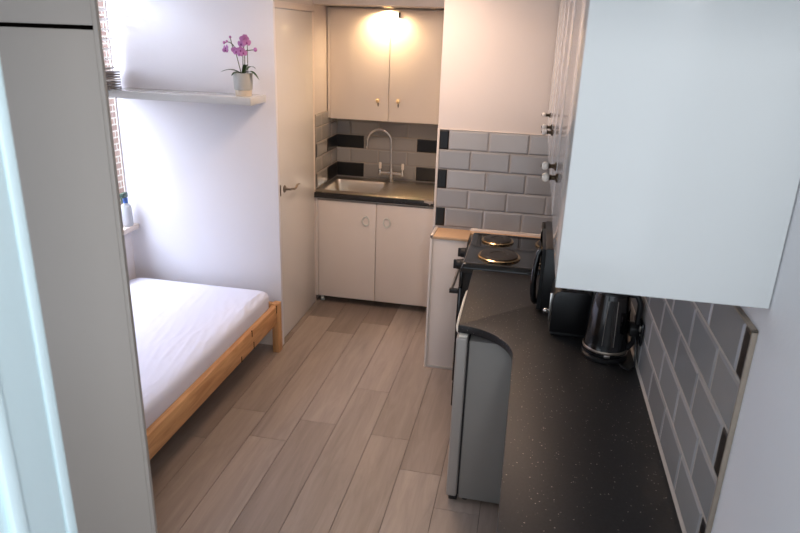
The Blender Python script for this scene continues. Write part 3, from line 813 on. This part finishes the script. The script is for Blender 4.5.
for args in ((.028, -.02, .325, .027, .3), (.042, -.022, .305, .025, .6), (.012, -.024, .298, .025, -.3), (.005, -.026, .262, .025, .2), (.018, -.02, .246, .023, .5),
             (-.02, -.026, .252, .024, -.2), (-.035, -.022, .262, .02, .1), (-.084, -.026, .27, .022, -.5), (-.093, -.02, .258, .018, .2), (.0, -.018, .24, .02, 0)):
    flower(*args)
for a, b_, c, r in ((.088, -.006, .268, .011), (-.062, -.016, .333, .007), (-.10, -.02, .301, .008), (-.085, -.016, .308, .007), (.035, -.01, .342, .008)):
    MB().ball((PX+a, PY+b_, PZ+c), r, sc=(1, 1, 1.15), u=10, v=8).build('bud', M['petal'], t)

# ------------------------------------------------------------------ window things
t = thing('venetian_blind', 'white venetian blind half lowered in the window, slats stacked below', 'blind', (-2.63, 3.05, 2.36))
MB().box(-2.665, -2.60, 2.2, 3.885, 2.36, 2.40, bev=.004).build('headrail', M['slat'], t)
mb = MB(); z = 1.83
while z < 2.35:
    mb.prism([(-2.66, z-.008), (-2.632, z+.003), (-2.605, z+.010), (-2.605, z+.0118), (-2.632, z+.0048), (-2.66, z-.0062)], 2.2, 3.88, 'y'); z += .057
mb.build('slats', M['slat'], t)
mb = MB()
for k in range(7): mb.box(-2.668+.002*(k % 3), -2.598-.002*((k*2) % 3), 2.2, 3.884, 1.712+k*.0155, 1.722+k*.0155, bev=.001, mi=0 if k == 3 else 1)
mb.build('slat_stack', [M['slat'], M['slat_shaded']], t)
MB().box(-2.668, -2.598, 2.2, 3.886, 1.690, 1.708, bev=.004).build('bottom_rail', M['slat_shaded'], t)
mb = MB()
for yy in (2.45, 3.05, 3.7):
    for xx in (-2.664, -2.602): mb.tube([(xx, yy, 1.70), (xx, yy, 2.37)], .0012, 5)
mb.build('ladder_cord', M['white_plastic'], t)

t = thing('spray_bottle', 'small pale bottle with blue collar standing on the window sill', 'bottle', (-2.64, 3.85, .803))
MB().lathe([(.032, .804), (.036, .81), (.036, .92), (.030, .945), (.015, .958), (.014, .965)], (-2.640, 3.852, 0), n=24).build('body', M['grey_plastic'], t)
MB().lathe([(.0165, .963), (.0165, .995), (.012, 1.0)], (-2.640, 3.852, 0), n=20).build('collar', M['blue'], t)
MB().box(-2.655, -2.625, 3.807, 3.869, 1.0, 1.035, bev=.007).box(-2.645, -2.635, 3.807, 3.817, .965, 1.005, bev=.003).build('spray_head', M['green_dark'], t)

# ------------------------------------------------------------------ wardrobe at the left
WX = -.967; WY = 1.38
t = thing('wardrobe', 'tall pale grey wardrobe with upper cupboard door, at the foot of the bed', 'wardrobe', (-1.5, 1.6, 0))
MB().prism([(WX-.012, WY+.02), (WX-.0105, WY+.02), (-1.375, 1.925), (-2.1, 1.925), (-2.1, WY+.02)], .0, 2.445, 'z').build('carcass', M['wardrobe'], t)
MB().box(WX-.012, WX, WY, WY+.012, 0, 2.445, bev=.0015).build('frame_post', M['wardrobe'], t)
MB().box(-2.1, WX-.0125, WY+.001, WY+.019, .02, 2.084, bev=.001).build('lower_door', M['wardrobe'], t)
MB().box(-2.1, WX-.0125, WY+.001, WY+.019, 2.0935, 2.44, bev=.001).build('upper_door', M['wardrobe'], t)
MB().box(-2.1, WX-.013, WY+.0185, WY+.0199, 2.08, 2.1).build('gap_shade_strip', M['void'], t)  # dark strip behind the door gap, its shade put into the colour

# ------------------------------------------------------------------ light
def area(name, loc, target, size, power, col, sy_=None):
    l = bpy.data.lights.new(name, 'AREA'); l.energy = power; l.color = col[:3]
    l.size = size
    if sy_: l.shape = 'RECTANGLE'; l.size_y = sy_
    o = bpy.data.objects.new(name, l); C.objects.link(o); o.location = loc
    o.rotation_euler = (Vector(target)-Vector(loc)).to_track_quat('-Z', 'Y').to_euler()
    return o
# daylight through the window
area('window_daylight', (-3.3, 2.75, 2.3), (-1.9, 3.3, .8), 1.3, 80, (.68, .77, 1.0), 1.6)
area('window_sky', (-3.0, 3.25, 2.35), (-2.4, 3.93, 1.5), .3, 12, (.80, .87, 1.0))
area('yard_daylight', (-3.9, 5.2, 6.5), (-5.0, 5.6, 2.0), 1.5, 700, (.95, .97, 1.0))
# cool daylight from the room behind the viewer
area('hall_daylight', (.40, -.62, 2.78), (-.1, 1.4, 1.75), .3, 16.5, (.95, .98, 1.0), .2)
# general warm room light
area('ceiling_light', (-.75, 3.5, 2.44), (-.8, 3.7, 0), .5, 15, (1.0, .72, .54))
# downlight over the sink
l = bpy.data.lights.new('sink_spot', 'SPOT'); l.energy = 23; l.color = (1.0, .68, .38); l.spot_size = math.radians(172); l.spot_blend = .7
l.shadow_soft_size = .02
o = bpy.data.objects.new('sink_spot', l); C.objects.link(o); o.location = (-1.135, 5.05, 2.262)

w = bpy.data.worlds.new('sky'); bpy.context.scene.world = w; w.use_nodes = True
w.node_tree.nodes['Background'].inputs[0].default_value = (.82, .90, 1.0, 1)
w.node_tree.nodes['Background'].inputs[1].default_value = 1.2
sc = bpy.context.scene
sc.view_settings.view_transform = 'Standard'
sc.view_settings.look = 'None'
sc.view_settings.exposure = .16
